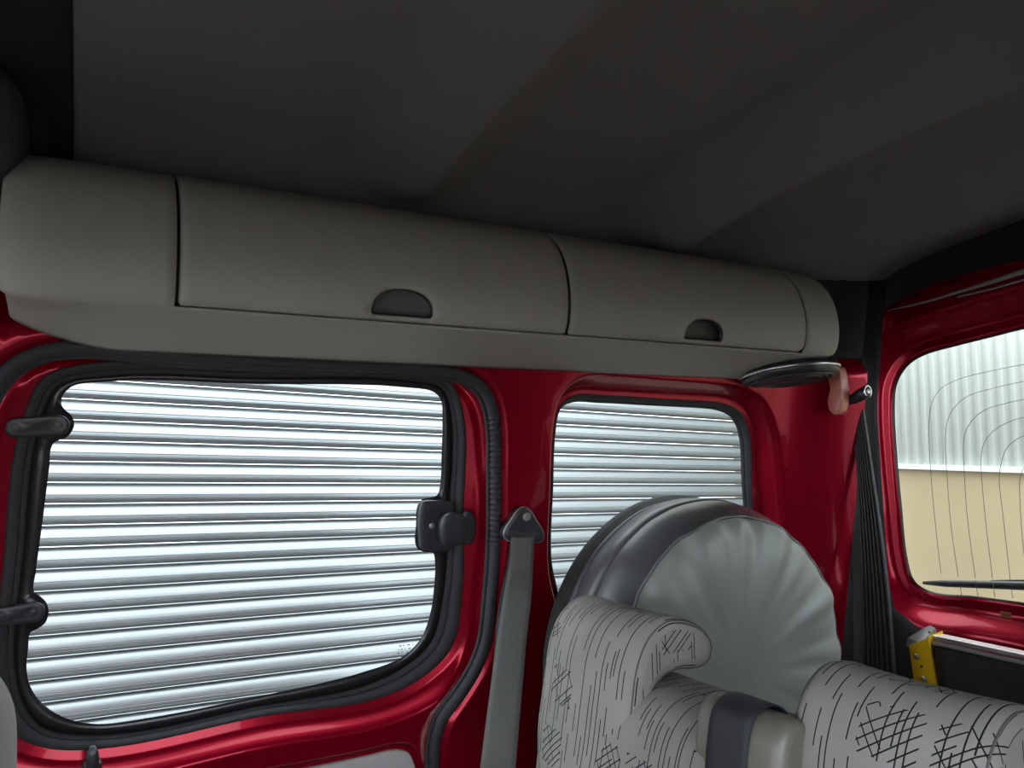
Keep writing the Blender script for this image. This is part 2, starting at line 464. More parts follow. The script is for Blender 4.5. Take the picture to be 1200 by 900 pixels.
def hbody(P):
    dq = dist(P, QR) * np.where(inpoly(P, QR), -1, 1); do = dist(P, OPEN) * np.where(inpoly(P, OPEN), -1, 1)
    h = 0.024 + 0.048 * sm((dq - 0.014) / 0.026)
    h = h - 0.014 * (1 - sm(do / 0.024))
    h = h + 0.082 * sm((P[:, 0] - 1.33) / 0.25)
    return h - 0.062 * sm((P[:, 1] - 0.165) / 0.08)
body = sheet('wall_right', P, T, hbody, WP, lambda a, b: (-a, -1, -0.18 - b), RED)
tag(body, 'red painted metal van side with sliding door opening and quarter window', 'wall', kind='structure')

# weatherstrip of the sliding door opening
t1 = thing('trim_1', 'black ribbed rubber weatherstrip around the sliding door opening', 'trim', kind='structure')
pts = [WP(x, z, HS + 0.006) for x, z in sealc]
fine = spline(pts, 6, closed=False)
rr = []
for p in fine:
    rib = 0.0014 * math.sin(p[2] * 2 * math.pi / 0.0095) if -0.16 < p[2] < 0.07 and p[0] > 0.3 else 0.0
    rr.append(0.0100 + rib)
mesh('bulb_seal', *tube(fine, rr, 12), RUBBER, t1)
inner = off(sealc, -0.010)
mesh('lip_seal', *tube([WP(x, z, HS - 0.004) for x, z in inner[4:-4]], 0.004, 8), RUBBER, t1)

# ------------------------------------------------------------------ sliding door
door = thing('door_1', 'red sliding van door with black framed window', 'door', kind='structure')
dout = off(OPEN, 0.012)
S2d = dens_(S2, 0.006)
cardo = [pw(x, y, 0.045) for x, y in [(150,935),(300,911),(430,886),(466,878),(482,881),(489,892),(492,915)]]
CARDL = spline(cardo + [(0.43, -0.60), (0.40, -0.82), (0.34, -0.86), (-0.10, -0.86), (-0.15, -0.80), (-0.12, -0.60), (-0.02, -0.535)], 5)
P, T = tri(dout, [S2], 0.012, bands=[(S2, tuple(.005 * k for k in range(1, 11))), (CARDL, (-.002, .003, .008, .013, .018))])
def hdoor(P):
    d = dist(P, S2d) * np.where(inpoly(P, S2d), -1, 1); de = dist(P, OPEN) * np.where(inpoly(P, OPEN), 1, -1)
    h = 0.012 + 0.005 * sm(d / 0.015) + 0.027 * sm((d - 0.012) / 0.032)
    h = h + 0.010 * np.exp(-((P[:, 1] + 0.435) / 0.030) ** 2) * sm((d - 0.02) / 0.03)
    dc = dist(P, CARDL) * np.where(inpoly(P, CARDL), -1, 1)
    return h - 0.014 * (1 - sm(dc / 0.014)) - 0.016 * (1 - sm(de / 0.022))
sheet('door_panel', P, T, hdoor, WP, lambda a, b: (-a, -1, -0.18 - b), RED, door, 0.003)
V, Fc = prism(off(CARDL, -0.004), lambda u, v: WP(u, v, 0.022), lambda u, v, dp: WP(u, v, 0.040 - dp), 0.006, 3, 0.03)
weld(mesh('door_card', V, Fc, CARD, door))['label'] = 'grey lower trim panel of the sliding door'
# lock knob on the sill of the window
kx, kz = pw(108, 905, 0.06)
knob = mesh('lock_knob', *merge(disc(WP(kx, kz - .006, 0.030), (0, -.3, 1), 0.013, 0.012), tube([WP(kx, kz - .005, .045), WP(kx, kz + .012, .047), WP(kx - .0005, kz + .024, .046), WP(kx - .0005, kz + .033, .044)], [.0095, .0085, .0078, .0035], 14, flat=.8)), PLASTIC, door)
mesh('knob_cap', *disc(WP(kx, kz + .0255, 0.0515), (0, -1, .2), 0.0048, 0.003), CHROME if False else PLASTIC, knob)

# its window: pane, ceramic border, rubber frame, hinges and latch
w1 = thing('window_1', 'pop-out window of the red sliding door in a black rubber frame', 'window', kind='structure')
def pane(name, loop, parent, h0=0.0, th=0.004, mp=WP):
    V, Fc = prism(loop, lambda u, v: mp(u, v, h0 - th), lambda u, v, dp: mp(u, v, h0 - dp), 0.0, 1, None)
    return mesh(name, V, Fc, GLASS, parent, smooth=False)
pane('glass', S1, w1, 0.0)
P, T = tri(S1, [G_IN], None)
mesh('ceramic_border', [WP(p[0], p[1], 0.0012) for p in P], T, FRIT, w1, solid=0.0008)
def ringloft(a, b, ha, hb, bulge, n=8, z=0.0):
    loops = []
    for k in range(n + 1):
        t = k / n; q = a * (1 - t) + b * t
        hh = ha * (1 - t) + hb * t + bulge * math.sin(math.pi * t) ** 0.7
        loops.append([WP(p[0], p[1], hh) for p in q])
    return loft(loops)
mid = S1 * 0.62 + S2 * 0.38
V1 = ringloft(S1, mid, 0.001, 0.006, 0.001, 5); V2 = ringloft(mid, off(S2, 0.004), 0.006, 0.012, 0.006, 8)
mesh('rubber_frame', *merge(V1, V2), RUBBER, w1, solid=0.001)
def hinge(cx, cy, ax, ay):
    c = pw(cx, cy, 0.01); a = pw(ax, ay, 0.02)
    hw = 0.0145; L = np.hypot(c[0] - a[0], c[1] - a[1])
    ang = math.atan2(c[1] - a[1], c[0] - a[0]); out = []
    for k in range(13):
        t = -math.pi / 2 + math.pi * k / 12; out.append((L + hw * math.cos(t), hw * math.sin(t)))
    for k in range(13):
        t = math.pi / 2 + math.pi * k / 12; out.append((hw * .95 * math.cos(t), hw * .95 * math.sin(t)))
    out = np.array([(a[0] + u * math.cos(ang) - v * math.sin(ang), a[1] + u * math.sin(ang) + v * math.cos(ang)) for u, v in out])
    def hh(u, v):
        t = ((u - a[0]) * math.cos(ang) + (v - a[1]) * math.sin(ang)) / L
        return 0.0085 + 0.007 * sm(1 - abs(t - 0.42) * 2.0) + 0.012 * (1 - sm(t * 1.5))
    V, Fc = prism(out, lambda u, v: WP(u, v, 0.0015), lambda u, v, dp: WP(u, v, float(hh(u, v)) - dp), 0.004, 3, 0.006)
    o = weld(mesh('hinge', V, Fc, PLASTIC, w1))
    for q, dep in ((c, 0.0078), (a, 0.0195)):
        mesh('screw', *merge(disc(WP(q[0], q[1], dep), (0, -1, -.18), 0.0052, 0.0025, 18), disc(WP(q[0], q[1], dep + .0024), (0, -1, -.18), 0.0022, 0.0008, 6)), PLASTIC, o)
    return o
hinge(68, 498, 18, 501)
hinge(39, 718, 2, 723)
# latch
lb = spline([pw(x, y, 0.006) for x, y in [(493,588),(510,586),(529,589),(532,600),(531,640),(524,646),(505,645),(492,642),(490,630),(490,600)]], 5)
V, Fc = prism(lb, lambda u, v: WP(u, v, 0.0015), lambda u, v, dp: WP(u, v, 0.016 - dp), 0.007, 4, 0.01)
latch = weld(mesh('latch', V, Fc, PLASTIC, w1))
b0 = pw(506, 616, 0.016)
mesh('screw', *merge(disc(WP(b0[0], b0[1], 0.0155), (0, -1, -.18), 0.0055, 0.002, 18), disc(WP(b0[0], b0[1], 0.0170), (0, -1, -.18), 0.0025, 0.001, 8)), CHROME, latch)
lv = spline([pw(x, y, 0.03) for x, y in [(518,606),(528,600),(540,602),(546,612),(546,626),(541,637),(528,640),(518,637),(515,622)]], 5)
V, Fc = prism(lv, lambda u, v: WP(u, v, 0.010), lambda u, v, dp: WP(u, v, 0.040 - dp), 0.008, 4, 0.008)
weld(mesh('latch_lever', V, Fc, PLASTIC, latch))
mo = spline([pw(x, y, 0.022) for x, y in [(545,598),(551,600),(556,610),(556,624),(551,636),(545,638),(540,630),(539,606)]], 5)
V, Fc = prism(mo, lambda u, v: WP(u, v, 0.010), lambda u, v, dp: WP(u, v, 0.034 - dp), 0.006, 4, 0.008)
weld(mesh('latch_mount', V, Fc, PLASTIC, latch))
# faint etched maker's marks in the corner of the pane (illegible in the photograph)
parts = []
for row, (y0, xs) in enumerate([(757, (469, 473, 479, 484)), (761.5, (467, 471, 475, 480)), (765.5, (467, 471.5, 477, 483, 486))]):
    for i, x in enumerate(xs):
        a = pw(x, y0 - (x - 467) * .12, 0.0008); w = (0.0034, 0.0022, 0.0040, 0.0018)[(i + row) % 4]
        parts.append(box(WP(a[0], a[1], 0.0006), (w, 0.0004, 0.0016)))
mesh('etched_mark', *merge(*parts), FRIT, w1, smooth=False)

# ------------------------------------------------------------------ quarter window
w2 = thing('window_2', 'fixed rear quarter window behind the covered spare wheel', 'window', kind='structure')
pane('glass', off(QG, 0.006), w2, 0.003)
mid = off(QG, 0.004)
mesh('rubber_seal', *merge(ringloft(QG, mid, 0.004, 0.011, 0.002, 4), ringloft(mid, off(QG, 0.0140), 0.011, 0.0235, 0.005, 6)), RUBBER, w2, solid=0.001)
w4 = thing('window_4', 'front passenger window beside the front seat', 'window', kind='structure')
pane('glass', off(FWIN, 0.01), w4, 0.04)

# ------------------------------------------------------------------ ceiling: cloth headliner with pressed cross ribs
def crown(y):
    e = max(0.0, abs(y - 0.5) - 0.50) / 0.17
    return 0.525 - 0.18 * (y - 0.5) ** 2 - 0.065 * min(e, 1.0) ** 2.5
def rear(x): return -0.037 * float(sm((x - 1.2) / 0.45))
def side(y): return 1 - float(sm((abs(y - 0.5) - 0.53) / 0.11))
def ribs(x):
    # two roof bows bulging down: soft front flank, straight rear flank ending in a tucked crease
    g = -0.050 * sm((x - 0.31) / 0.14) * (1 - np.clip((x - 0.452) / 0.090, 0, 1))
    g = g - 0.078 * sm((x - 0.84) / 0.15) * (1 - np.clip((x - 0.985) / 0.110, 0, 1))
    return g
ys = np.concatenate([[-0.17], np.linspace(-0.165, -0.09, 10), np.linspace(-0.08, 1.08, 50), np.linspace(1.09, 1.165, 10), [1.17]]); xs = np.concatenate([np.linspace(-0.025, 0.98, 202), np.linspace(0.985, 1.125, 57), np.linspace(1.14, 1.0 + 0.70, 40)])
def xr(y): return 1.685
V = []; Fc = []
for y in ys:
    for x in xs:
        xx = x if x < 1.14 else 1.14 + (x - 1.14) / 0.56 * (xr(y) - 1.14)
        V.append((xx, y, crown(y) + rear(xx) + float(ribs(xx)) * side(y)))
nx = len(xs)
for i in range(len(ys) - 1):
    for j in range(nx - 1):
        Fc.append((i * nx + j, i * nx + j + 1, (i + 1) * nx + j + 1, (i + 1) * nx + j))
ceil = mesh('ceiling', V, Fc, HEAD, auto=None)
md = ceil.modifiers.new('thickness', 'SOLIDIFY'); md.thickness = 0.012; md.offset = -1 if ceil.data.polygons[0].normal.z > 0 else 1
tag(ceil, 'dark grey cloth headliner with pressed cross ribs', 'ceiling', kind='structure')
# darker front roof lining, a little lower, with its folded rear edge
V = []; Fc = []
fx = [-0.012, -0.024, -0.034, -0.05] + list(np.linspace(-0.1, -1.25, 14)); fz = [0.012, -0.004, -0.014, -0.017] + [-0.018 - 0.10 * (t ** 2) for t in np.linspace(0, 1, 14)]
for y in ys:
    for x, dz in zip(fx, fz): V.append((x, y, crown(y) + dz))
for i in range(len(ys) - 1):
    for j in range(len(fx) - 1):
        Fc.append((i * len(fx) + j, i * len(fx) + j + 1, (i + 1) * len(fx) + j + 1, (i + 1) * len(fx) + j))
tag(mesh('trim_2', V, Fc, BLACKCLOTH, solid=0.006), 'black roof lining over the front seats', 'trim', kind='structure')
# sheet metal roof above
V = []; Fc = []
rx = np.linspace(-1.3, 1.86, 12)
for y in np.linspace(-0.24, 1.24, 24):
    for x in rx: V.append((x, y, 0.66 - 0.18 * (y - 0.5) ** 2))
for i in range(23):
    for j in range(11): Fc.append((i * 12 + j, i * 12 + j + 1, i * 12 + 13 + j, i * 12 + 12 + j))
tag(mesh('trim_3', V, Fc, RED, solid=0.006), 'red metal roof skin over the headliner', 'trim', kind='structure')

# ------------------------------------------------------------------ tailgate with heated rear window
XG = 1.72
half = [px_x(x, y, XG)[1:] for x, y in [(1200,386),(1160,396),(1120,406),(1080,418),(1062,431),(1051,452),(1049,480),(1052,536),(1057,590),(1065,660),(1072,681),(1088,692),(1140,698),(1200,706)]]
TG = spline([(0.5, half[0][1] + .012)] + half + [(0.5, half[-1][1] - .006)] + [(1 - a, b) for a, b in half[::-1]], 6)
TG = smooth(TG, 0.02)
def TP(y, z, h): return (XG - h + 0.02 * max(0, (0.5 - abs(y - 0.5)) * 0), y, z)
tg = thing('door_2', 'red tailgate inner frame around the heated rear window', 'door', kind='structure')
out2 = dens(spline([(1.15, -0.93), (1.155, -0.3), (1.165, 0.10), (1.15, 0.27), (1.06, 0.345), (0.5, 0.372), (-0.06, 0.345), (-0.15, 0.27), (-0.165, 0.10), (-0.155, -0.3), (-0.15, -0.93)], 6, closed=False), 0.02)
P, T = tri(out2, [off(TG, 0.004)], 0.014, bands=[(TG, tuple(.006 * k for k in range(2, 15)))])
def hgate(P):
    d = dist(P, TG) * np.where(inpoly(P, TG), -1, 1); de = dist(P, out2[:-1], closed=False) * np.where(inpoly(P, out2), 1, -1)
    h = 0.006 + 0.004 * sm(d / 0.01) + 0.046 * sm((d - 0.024) / 0.060)
    return h - 0.02 * (1 - sm(de / 0.02))
sheet('tailgate_panel', P, T, hgate, TP, lambda a, b: (-1, -a, -b), RED, tg, 0.003)
st = px_x(1183, 718, XG - 0.04)
mesh('sticker', *box((XG - 0.0545, st[1], st[2] - .003), (0.0015, 0.02, 0.011)), AMBER, tg, smooth=False)
w3 = thing('window_3', 'rear window with curved heating wires in the red tailgate', 'window', kind='structure')
pane('glass', off(TG, 0.012), w3, 0.0, 0.004, TP)
P, T = tri(off(TG, 0.022), [TG], None)
mesh('ceramic_border', [TP(p[0], p[1], 0.0012) for p in P], T, FRIT, w3, solid=0.0008)
# heating wires: nested arches
wires = [[(1103,672),(1099,640),(1092,570),(1089,520),(1089,490),(1093,470),(1103,455),(1125,444),(1160,435),(1200,427)],
         [(1123,676),(1115,620),(1110,560),(1108,520),(1110,495),(1118,478),(1133,465),(1160,456),(1200,447)],
         [(1143,677),(1133,600),(1130,550),(1129,525),(1131,508),(1139,493),(1155,480),(1178,473),(1200,468)],
         [(1163,678),(1153,590),(1150,550),(1150,535),(1153,520),(1162,507),(1177,497),(1200,489)],
         [(1184,679),(1175,600),(1171,560),(1173,545),(1180,525),(1190,516),(1200,511)],
         [(1205,680),(1199,640),(1195,580),(1195,565),(1198,552),(1206,541)]]
inn = [(1128,697),(1146,699),(1166,701),(1187,704)]
for i, wpx in enumerate(wires):
    q = [px_x(x, y, XG - 0.001)[1:] for x, y in wpx]
    top = q[-1]
    q = q + [(0.5, top[1] + (0.014 if i < 5 else 0.03))] + [(1 - a, b) for a, b in q[::-1]]
    mesh('heating_wire', *tube([(XG - 0.0012, a, b) for a, b in spline(q, 5, closed=False)], 0.0006, 5), FRIT, w3)
for x, y in [(1124,680),(1143,680),(1163,681),(1184,682)]:
    a = px_x(x, y, XG - .001); b = px_x(x + 3, y + 19, XG - .001)
    for s in (0, 1):
        A, B = [(XG - .0012, (1 - p[1]) if s else p[1], p[2]) for p in (a, b)]
        mesh('heating_wire', *tube([A, B], 0.0006, 5), FRIT, w3)
# wiper resting outside the glass
a = px_x(1082, 683, XG + 0.03); b = px_x(1215, 687, XG + 0.03)
A, B = np.array(a), np.array(b); B2 = A + (B - A) * 3.2
mesh('wiper_blade', *tube([A, A + (B - A) * .2, B, B2], [.0035, .0080, .0095, .008], 10), PLASTIC, w3)
mesh('wiper_arm', *tube([A + (B - A) * .6 + np.array([.012, 0, .006]), B + np.array([.014, 0, .008]), B2 + np.array([.016, 0, .01])], [.003, .0055, .006], 8), PLASTIC, w3)

# black header trim between headliner and tailgate
V = []; Fc = []
N = 40; K = 8
for i in range(N + 1):
    y = -0.165 + 1.33 * i / N
    top = np.array([xr(y) - 0.004, y, crown(y) + rear(xr(y)) - 0.001])
    bz = 0.375 - 0.10 * abs((y - .5) / .62) ** 3.0
    bot = np.array([1.675, y, bz - 0.01])
    for k in range(K + 1):
        t = k / K; p = top * (1 - t) + bot * t; p[0] += 0.03 * math.sin(math.pi * t)
        V.append(p)
for i in range(N):
    for k in range(K): Fc.append((i * (K + 1) + k, i * (K + 1) + k + 1, (i + 1) * (K + 1) + k + 1, (i + 1) * (K + 1) + k))
tag(mesh('trim_4', V, Fc, BLACKCLOTH, solid=0.006), 'black header trim above the tailgate', 'trim', kind='structure')
seal2 = [px_x(x, y, 1.655) for x, y in [(1040,364),(1080,355),(1120,343),(1160,331),(1200,318)]]
sp = spline(seal2 + [(1.655, 0.5, seal2[-1][2] + .024)] + [(q[0], 1 - q[1], q[2]) for q in seal2[::-1]], 5, closed=False)
t5 = thing('trim_5', 'rubber bead along the top edge of the tailgate, greyed as its highlight', 'trim', kind='structure')  # seal highlight is put into the bead's pale grey colour
GREYR = mat('grey_rubber_and_highlight', (0.20, 0.19, 0.175), rough=0.35, var=0.1)
n5 = len(sp); mesh('bead', *tube(sp, [0.0012 + 0.005 * min(1, i / 22., (n5 - 1 - i) / 22.) for i in range(n5)], 8), GREYR, t5)
seal3 = [px_x(x, y, 1.66) for x, y in [(1122,348),(1160,339),(1200,328)]]
sp = spline(seal3 + [(1.66, 0.5, seal3[-1][2] + .024)] + [(q[0], 1 - q[1], q[2]) for q in seal3[::-1]], 5, closed=False)
mesh('bead', *tube(sp, 0.0022, 6), GREYR, t5)
# black corner lining beside the tailgate, widened low down to stand for shade
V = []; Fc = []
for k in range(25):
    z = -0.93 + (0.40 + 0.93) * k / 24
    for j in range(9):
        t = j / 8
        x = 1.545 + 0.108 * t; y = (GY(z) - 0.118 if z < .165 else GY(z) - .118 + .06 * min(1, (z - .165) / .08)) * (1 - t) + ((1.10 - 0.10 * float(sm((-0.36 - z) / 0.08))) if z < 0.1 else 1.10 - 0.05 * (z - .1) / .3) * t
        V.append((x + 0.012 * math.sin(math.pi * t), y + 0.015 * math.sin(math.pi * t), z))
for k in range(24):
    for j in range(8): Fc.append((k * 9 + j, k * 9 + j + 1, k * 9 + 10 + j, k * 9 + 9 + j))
tag(mesh('trim_6', V, Fc, BLACKCLOTH, solid=0.004), 'black lining strip in the corner beside the tailgate, foot widened as shade', 'trim', kind='structure')

# ------------------------------------------------------------------ rest of the shell (opposite side with its sliding door open, floor, front)
tag(mesh('floor', *box((0.22, 0.5, -0.99), (2.95, 1.5, 0.06)), CARPET, smooth=False), 'dark carpeted van floor', 'floor', kind='structure')
o2 = dens([(WX0, WB), (1.70, WB), (1.70, WT), (WX0, WT)], 0.05)
ow = [rect(-0.36, 0.45, -0.90, 0.13, 0.08), rect(0.78, 1.36, -0.33, 0.10, 0.05), rect(-1.08, -0.42, -0.33, 0.10, 0.06)]
P, T = tri(o2, ow, 0.05)
tag(mesh('wall_left', [(p[0], 1 - GY(p[1]) + 0.05, p[1]) for p in P], T, RED, solid=0.03), 'red van side opposite with its sliding door slid open', 'wall', kind='structure')
P, T = tri(dens([(-0.22, -0.95), (1.22, -0.95), (1.14, 0.42), (-0.14, 0.42)], 0.06), [rect(-0.10, 1.10, -0.24, 0.20, 0.08)], 0.06)
tag(mesh('wall_front', [(-1.25, p[0], p[1]) for p in P], T, BLACKCLOTH, solid=0.03), 'front bulkhead with the windscreen opening', 'wall', kind='structure')
w5 = thing('window_5', 'unseen quarter window of the opposite van side, tint added to cut light', 'window', kind='structure')
DIMMING = glass_mat('dimming_glass', (0.16, 0.165, 0.165))  # dark tint added to the unseen pane to dim light on the tailgate
V, Fc = prism(rect(0.77, 1.37, -0.34, 0.11, 0.05), lambda u, v: (u, 1 - GY(v) + 0.048, v), lambda u, v, dp: (u, 1 - GY(v) + 0.052, v), 0.0, 1, None)
mesh('glass', V, Fc, DIMMING, w5, smooth=False)
# wheel arch that carries the spare wheel
V = []; Fc = []
prof = [(1.19, -0.714), (0.97, -0.714), (0.93, -0.735), (0.91, -0.80), (0.90, -0.955)]
for x in (0.80, 0.84, 1.36, 1.40):
    s = 0.0 if x in (0.84, 1.36) else 0.06
    for y, z in prof: V.append((x, y, z - (s if z > -0.9 else 0)))
n = len(prof)
for i in range(3):
    for j in range(n - 1): Fc.append((i * n + j, i * n + j + 1, (i + 1) * n + j + 1, (i + 1) * n + j))
Fc += [tuple(range(n)), tuple(3 * n + k for k in range(n))]
tag(mesh('trim_7', V, Fc, CARPET, smooth=False, solid=0.004), 'carpeted wheel arch under the spare wheel', 'trim', kind='structure')

# ------------------------------------------------------------------ outside: shutter building, rear building, yard
A_ = _n(np.array([1699., 27., -70.])); Nn_ = np.array([0, 1., 0]); Nn_ = _n(Nn_ - A_ * Nn_.dot(A_)); U_ = np.cross(A_, Nn_)
PITCH = 0.0728
base = np.array(px_y(280, 566, 3.0)); base = base - A_ * base[0] / A_[0]
slp = [(0.0010, 0.014), (0.0022, 0.008), (0.0050, -0.002), (0.0085, -0.0090), (0.0130, -0.0122), (0.0175, -0.0132), (0.0185, -0.0118), (0.0205, -0.0116), (0.0215, -0.0130), (0.0290, -0.0122), (0.0300, -0.0110), (0.0312, -0.0110), (0.0322, -0.0118), (0.040, -0.0092), (0.050, -0.0048), (0.059, 0.0004),
       (0.0660, 0.006), (0.0710, 0.012), (0.0725, 0.017), (0.068, 0.017), (0.045, -0.0045), (0.020, -0.0085), (0.004, 0.016)]
shut = thing('roller_shutter', 'galvanised steel roller shutter outside the side windows', 'roller shutter')
V = []; Fc = []
for s in (-2.2, 4.38):
    for v, dpt in slp: V.append(A_ * s + U_ * v + Nn_ * dpt)
n = len(slp)
for i in range(n): Fc.append((i, (i + 1) % n, n + (i + 1) % n, n + i))
Fc += [tuple(range(n))[::-1], tuple(n + i for i in range(n))]
slat0 = mesh('slat', V, Fc, GALV, shut, auto=40)
k0 = -19
slat0.location = base + U_ * (k0 * PITCH)
for k in range(k0 + 1, 15):
    c = slat0.copy(); COL.objects.link(c); c.parent = shut; c.location = base + U_ * (k * PITCH)
lo = base + U_ * (15 * PITCH)
lint = mesh('wall_outside', *merge(box((1.0, 3.26, lo[2] + 0.53), (6.6, 0.4, 0.7))), BEIGE, smooth=False)
tag(lint, 'rendered lintel above the roller shutter', 'wall', kind='structure')
tag(mesh('ground', *box((1.5, 1.0, -1.66), (30, 30, 0.2)), CONCRETE, smooth=False), 'concrete yard outside the van', 'ground', kind='structure')

XB = 4.5
l1 = np.array(px_x(1055, 549, XB)); l2 = np.array(px_x(1200, 554, XB)); B_ = _n(l1 - l2); Uz = np.cross(np.array([1., 0, 0]), B_)
Uz = Uz if Uz[2] > 0 else -Uz
pitchc = 13.0 * np.linalg.norm(l1 - l2) / 145
V = []; Fc = []
ncol = int(7.0 / pitchc * 8)
for i in range(ncol + 1):
    s = -5.6 + 7.0 * i / ncol + 0.0
    ph = (s / pitchc) % 1.0
    dpt = 0.007 * (sm(np.array(ph / 0.18)) - sm(np.array((ph - 0.55) / 0.18)))
    for zz in (-0.01, 2.6): V.append(l1 + B_ * s + Uz * (zz + 0.028) - np.array([float(dpt), 0, 0]))
for i in range(ncol): Fc.append((2 * i, 2 * i + 2, 2 * i + 3, 2 * i + 1))
rb = thing('wall_rear', 'building behind the van with white corrugated cladding over a beige wall', 'wall', kind='structure')
mesh('corrugated_cladding', V, Fc, CLAD, rb, solid=0.001)
def slab(s0, s1, z0, z1, x0, x1):
    Vv = []
    for x in (x0, x1):
        for s in (s0, s1):
            for zz in (z0, z1): Vv.append(l1 + B_ * s + Uz * zz + np.array([x - XB, 0, 0]))
    return Vv, [(0, 1, 3, 2), (4, 6, 7, 5), (0, 4, 5, 1), (2, 3, 7, 6), (0, 2, 6, 4), (1, 5, 7, 3)]
mesh('rendered_wall', *slab(-5.6, 1.4, -1.6, 0.0, XB + 0.01, XB + 0.25), BEIGE, rb, smooth=False)
mesh('flashing', *slab(-5.6, 1.4, 0.0, 0.030, XB - 0.035, XB + 0.2), CLAD, rb, smooth=False)

# ------------------------------------------------------------------ overhead locker along the side
profc = np.array([(1.128, 0.1545), (1.09, 0.164), (1.03, 0.175), (0.985, 0.183), (0.962, 0.187), (0.953, 0.197), (0.946, 0.218), (0.944, 0.255), (0.952, 0.296), (0.970, 0.332), (0.995, 0.356), (1.030, 0.374), (1.08, 0.388), (1.135, 0.402)])
prof = spline(profc, 8, closed=False)
arc = np.concatenate([[0], np.cumsum(np.linalg.norm(np.diff(prof, axis=0), axis=1))])
iC = int(np.argmin(np.linalg.norm(prof - np.array([0.960, 0.188]), axis=1))); SCR = arc[iC]
def prf(s): return np.array([np.interp(s, arc, prof[:, 0]), np.interp(s, arc, prof[:, 1])])
def prn(s):
    t = _n(prf(min(s + .003, arc[-1])) - prf(max(s - .003, 0))); return np.array([-t[1], t[0]])   # outward (towards cabin)
XL0, XL1 = -0.088, 1.392
def ends(x):
    a = np.clip((XL0 + 0.05 - x) / 0.05, 0, 1); b = np.clip((x - 1.262) / (XL1 - 1.262), 0, 1)
    return math.sqrt(max(0.0, 1 - float(a) ** 2)) * 0.12 + 0.88 if a > 0 else (max(1e-3, 1 - float(b) ** 2.6) ** (1 / 2.6) if b > 0 else 1.0)
def lowl(x):    # the underside sweeps up towards the front end
    return 0.030 * float(sm((0.05 - x) / 0.16)) ** 1.3
def LK(x, s, n=0.0):
    p = prf(s); q = prn(s); y, z = p + q * n
    k = ends(x); ay, az = 1.128, 0.31
    y = ay + (y - ay) * k; z = az + (z - az) * (0.35 + 0.65 * k)
    if z < 0.25: z += lowl(x) * float(sm((0.26 - z) / 0.08)) * float(sm((y - 0.95) / 0.12))
    return (x, y, z)
locker = thing('overhead_locker', 'grey plastic overhead storage locker along the headliner above the side windows', 'locker')
D1 = (0.0925, 0.6530); D2 = (0.6585, 1.2140); SEAM0, SEAM1 = 0.0880, 1.2170
xsL = np.concatenate([XL0 + 0.05 * (1 - np.cos(np.linspace(0, math.pi / 2, 10))), np.linspace(-0.03, SEAM0, 10), np.linspace(0.1, 1.2, 40), np.linspace(SEAM1, 1.26, 5), 1.262 + (XL1 - 1.262) * np.sin(np.linspace(0.05, math.pi / 2, 22))])
ss = np.unique(np.concatenate([np.linspace(0, SCR - 0.006, 16), [SCR - 0.003, SCR], np.linspace(SCR + 0.002, arc[-1], 44)]))
V = []; Fc = []
for x in xsL:
    for s in ss: V.append(LK(x, s))
ns = len(ss)
for i in range(len(xsL) - 1):
    xm = (xsL[i] + xsL[i + 1]) / 2
    for j in range(ns - 1):
        if SEAM0 < xm < SEAM1 and ss[j] > SCR - 1e-6: continue
        Fc.append((i * ns + j, i * ns + j + 1, (i + 1) * ns + j + 1, (i + 1) * ns + j))
mesh('locker_body', V, Fc, BINM, locker, solid=0.003)
# dark box behind the doors
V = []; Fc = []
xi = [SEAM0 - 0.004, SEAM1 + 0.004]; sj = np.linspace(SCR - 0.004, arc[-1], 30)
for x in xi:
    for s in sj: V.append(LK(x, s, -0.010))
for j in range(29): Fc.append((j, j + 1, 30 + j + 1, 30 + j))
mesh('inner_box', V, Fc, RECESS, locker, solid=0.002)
def ldoor(x0, x1, hx0, hx1, rbl, rbr):
    s0, s1 = SCR + 0.0022, arc[-1] - 0.002
    o = []
    for k in range(9):
        a = math.radians(180 + 90 * k / 8); o.append((x0 + rbl + rbl * math.cos(a), s0 + rbl + rbl * math.sin(a)))
    for k in range(9):
        a = math.radians(270 + 90 * k / 8); o.append((x1 - rbr + rbr * math.cos(a), s0 + rbr + rbr * math.sin(a)))
    o += [(x1, s1), (x0, s1)]
    o = dens(o, 0.012)
    hw = (hx1 - hx0) / 2; cx = (hx0 + hx1) / 2; sb = s0 + 0.0085; hh = 0.039
    hole = []
    for k in range(33):
        a = math.pi * k / 32; hole.append((cx + hw * math.copysign(abs(math.cos(a)) ** 0.85, math.cos(a)), sb + 0.006 + (hh - 0.006) * math.sin(a) ** 0.9))
    hole += [(cx - hw, sb + 0.004), (cx - hw + 0.003, sb + 0.0005)] + [(cx - hw + 0.01 + (2 * hw - 0.02) * k / 10, sb) for k in range(11)] + [(cx + hw - 0.003, sb + 0.0005), (cx + hw, sb + 0.004)]
    hole = np.array(hole)
    P, T = tri(o, [hole], 0.010)
    de = dist(P, o); dh = dist(P, hole)
    nrm = 0.0016 - 0.0035 * (1 - sm(de / 0.004)) - 0.002 * (1 - sm(dh / 0.003))
    dr = mesh('locker_door', [LK(p[0], p[1], float(q)) for p, q in zip(P, nrm)], T, BINM, locker, solid=0.003)
    # moulded finger recess
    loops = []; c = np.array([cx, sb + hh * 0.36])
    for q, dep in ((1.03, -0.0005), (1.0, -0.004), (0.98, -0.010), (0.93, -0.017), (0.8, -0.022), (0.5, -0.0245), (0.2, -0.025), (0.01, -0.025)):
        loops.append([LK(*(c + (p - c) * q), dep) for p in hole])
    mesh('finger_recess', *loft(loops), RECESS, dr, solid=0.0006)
    return dr
def lx(px, py): return px_y(px, py, 0.952)[0]
ldoor(*D1, lx(434, 372), lx(507, 377), 0.006, 0.004)
ldoor(*D2, lx(801, 398), lx(847, 402), 0.006, 0.016)
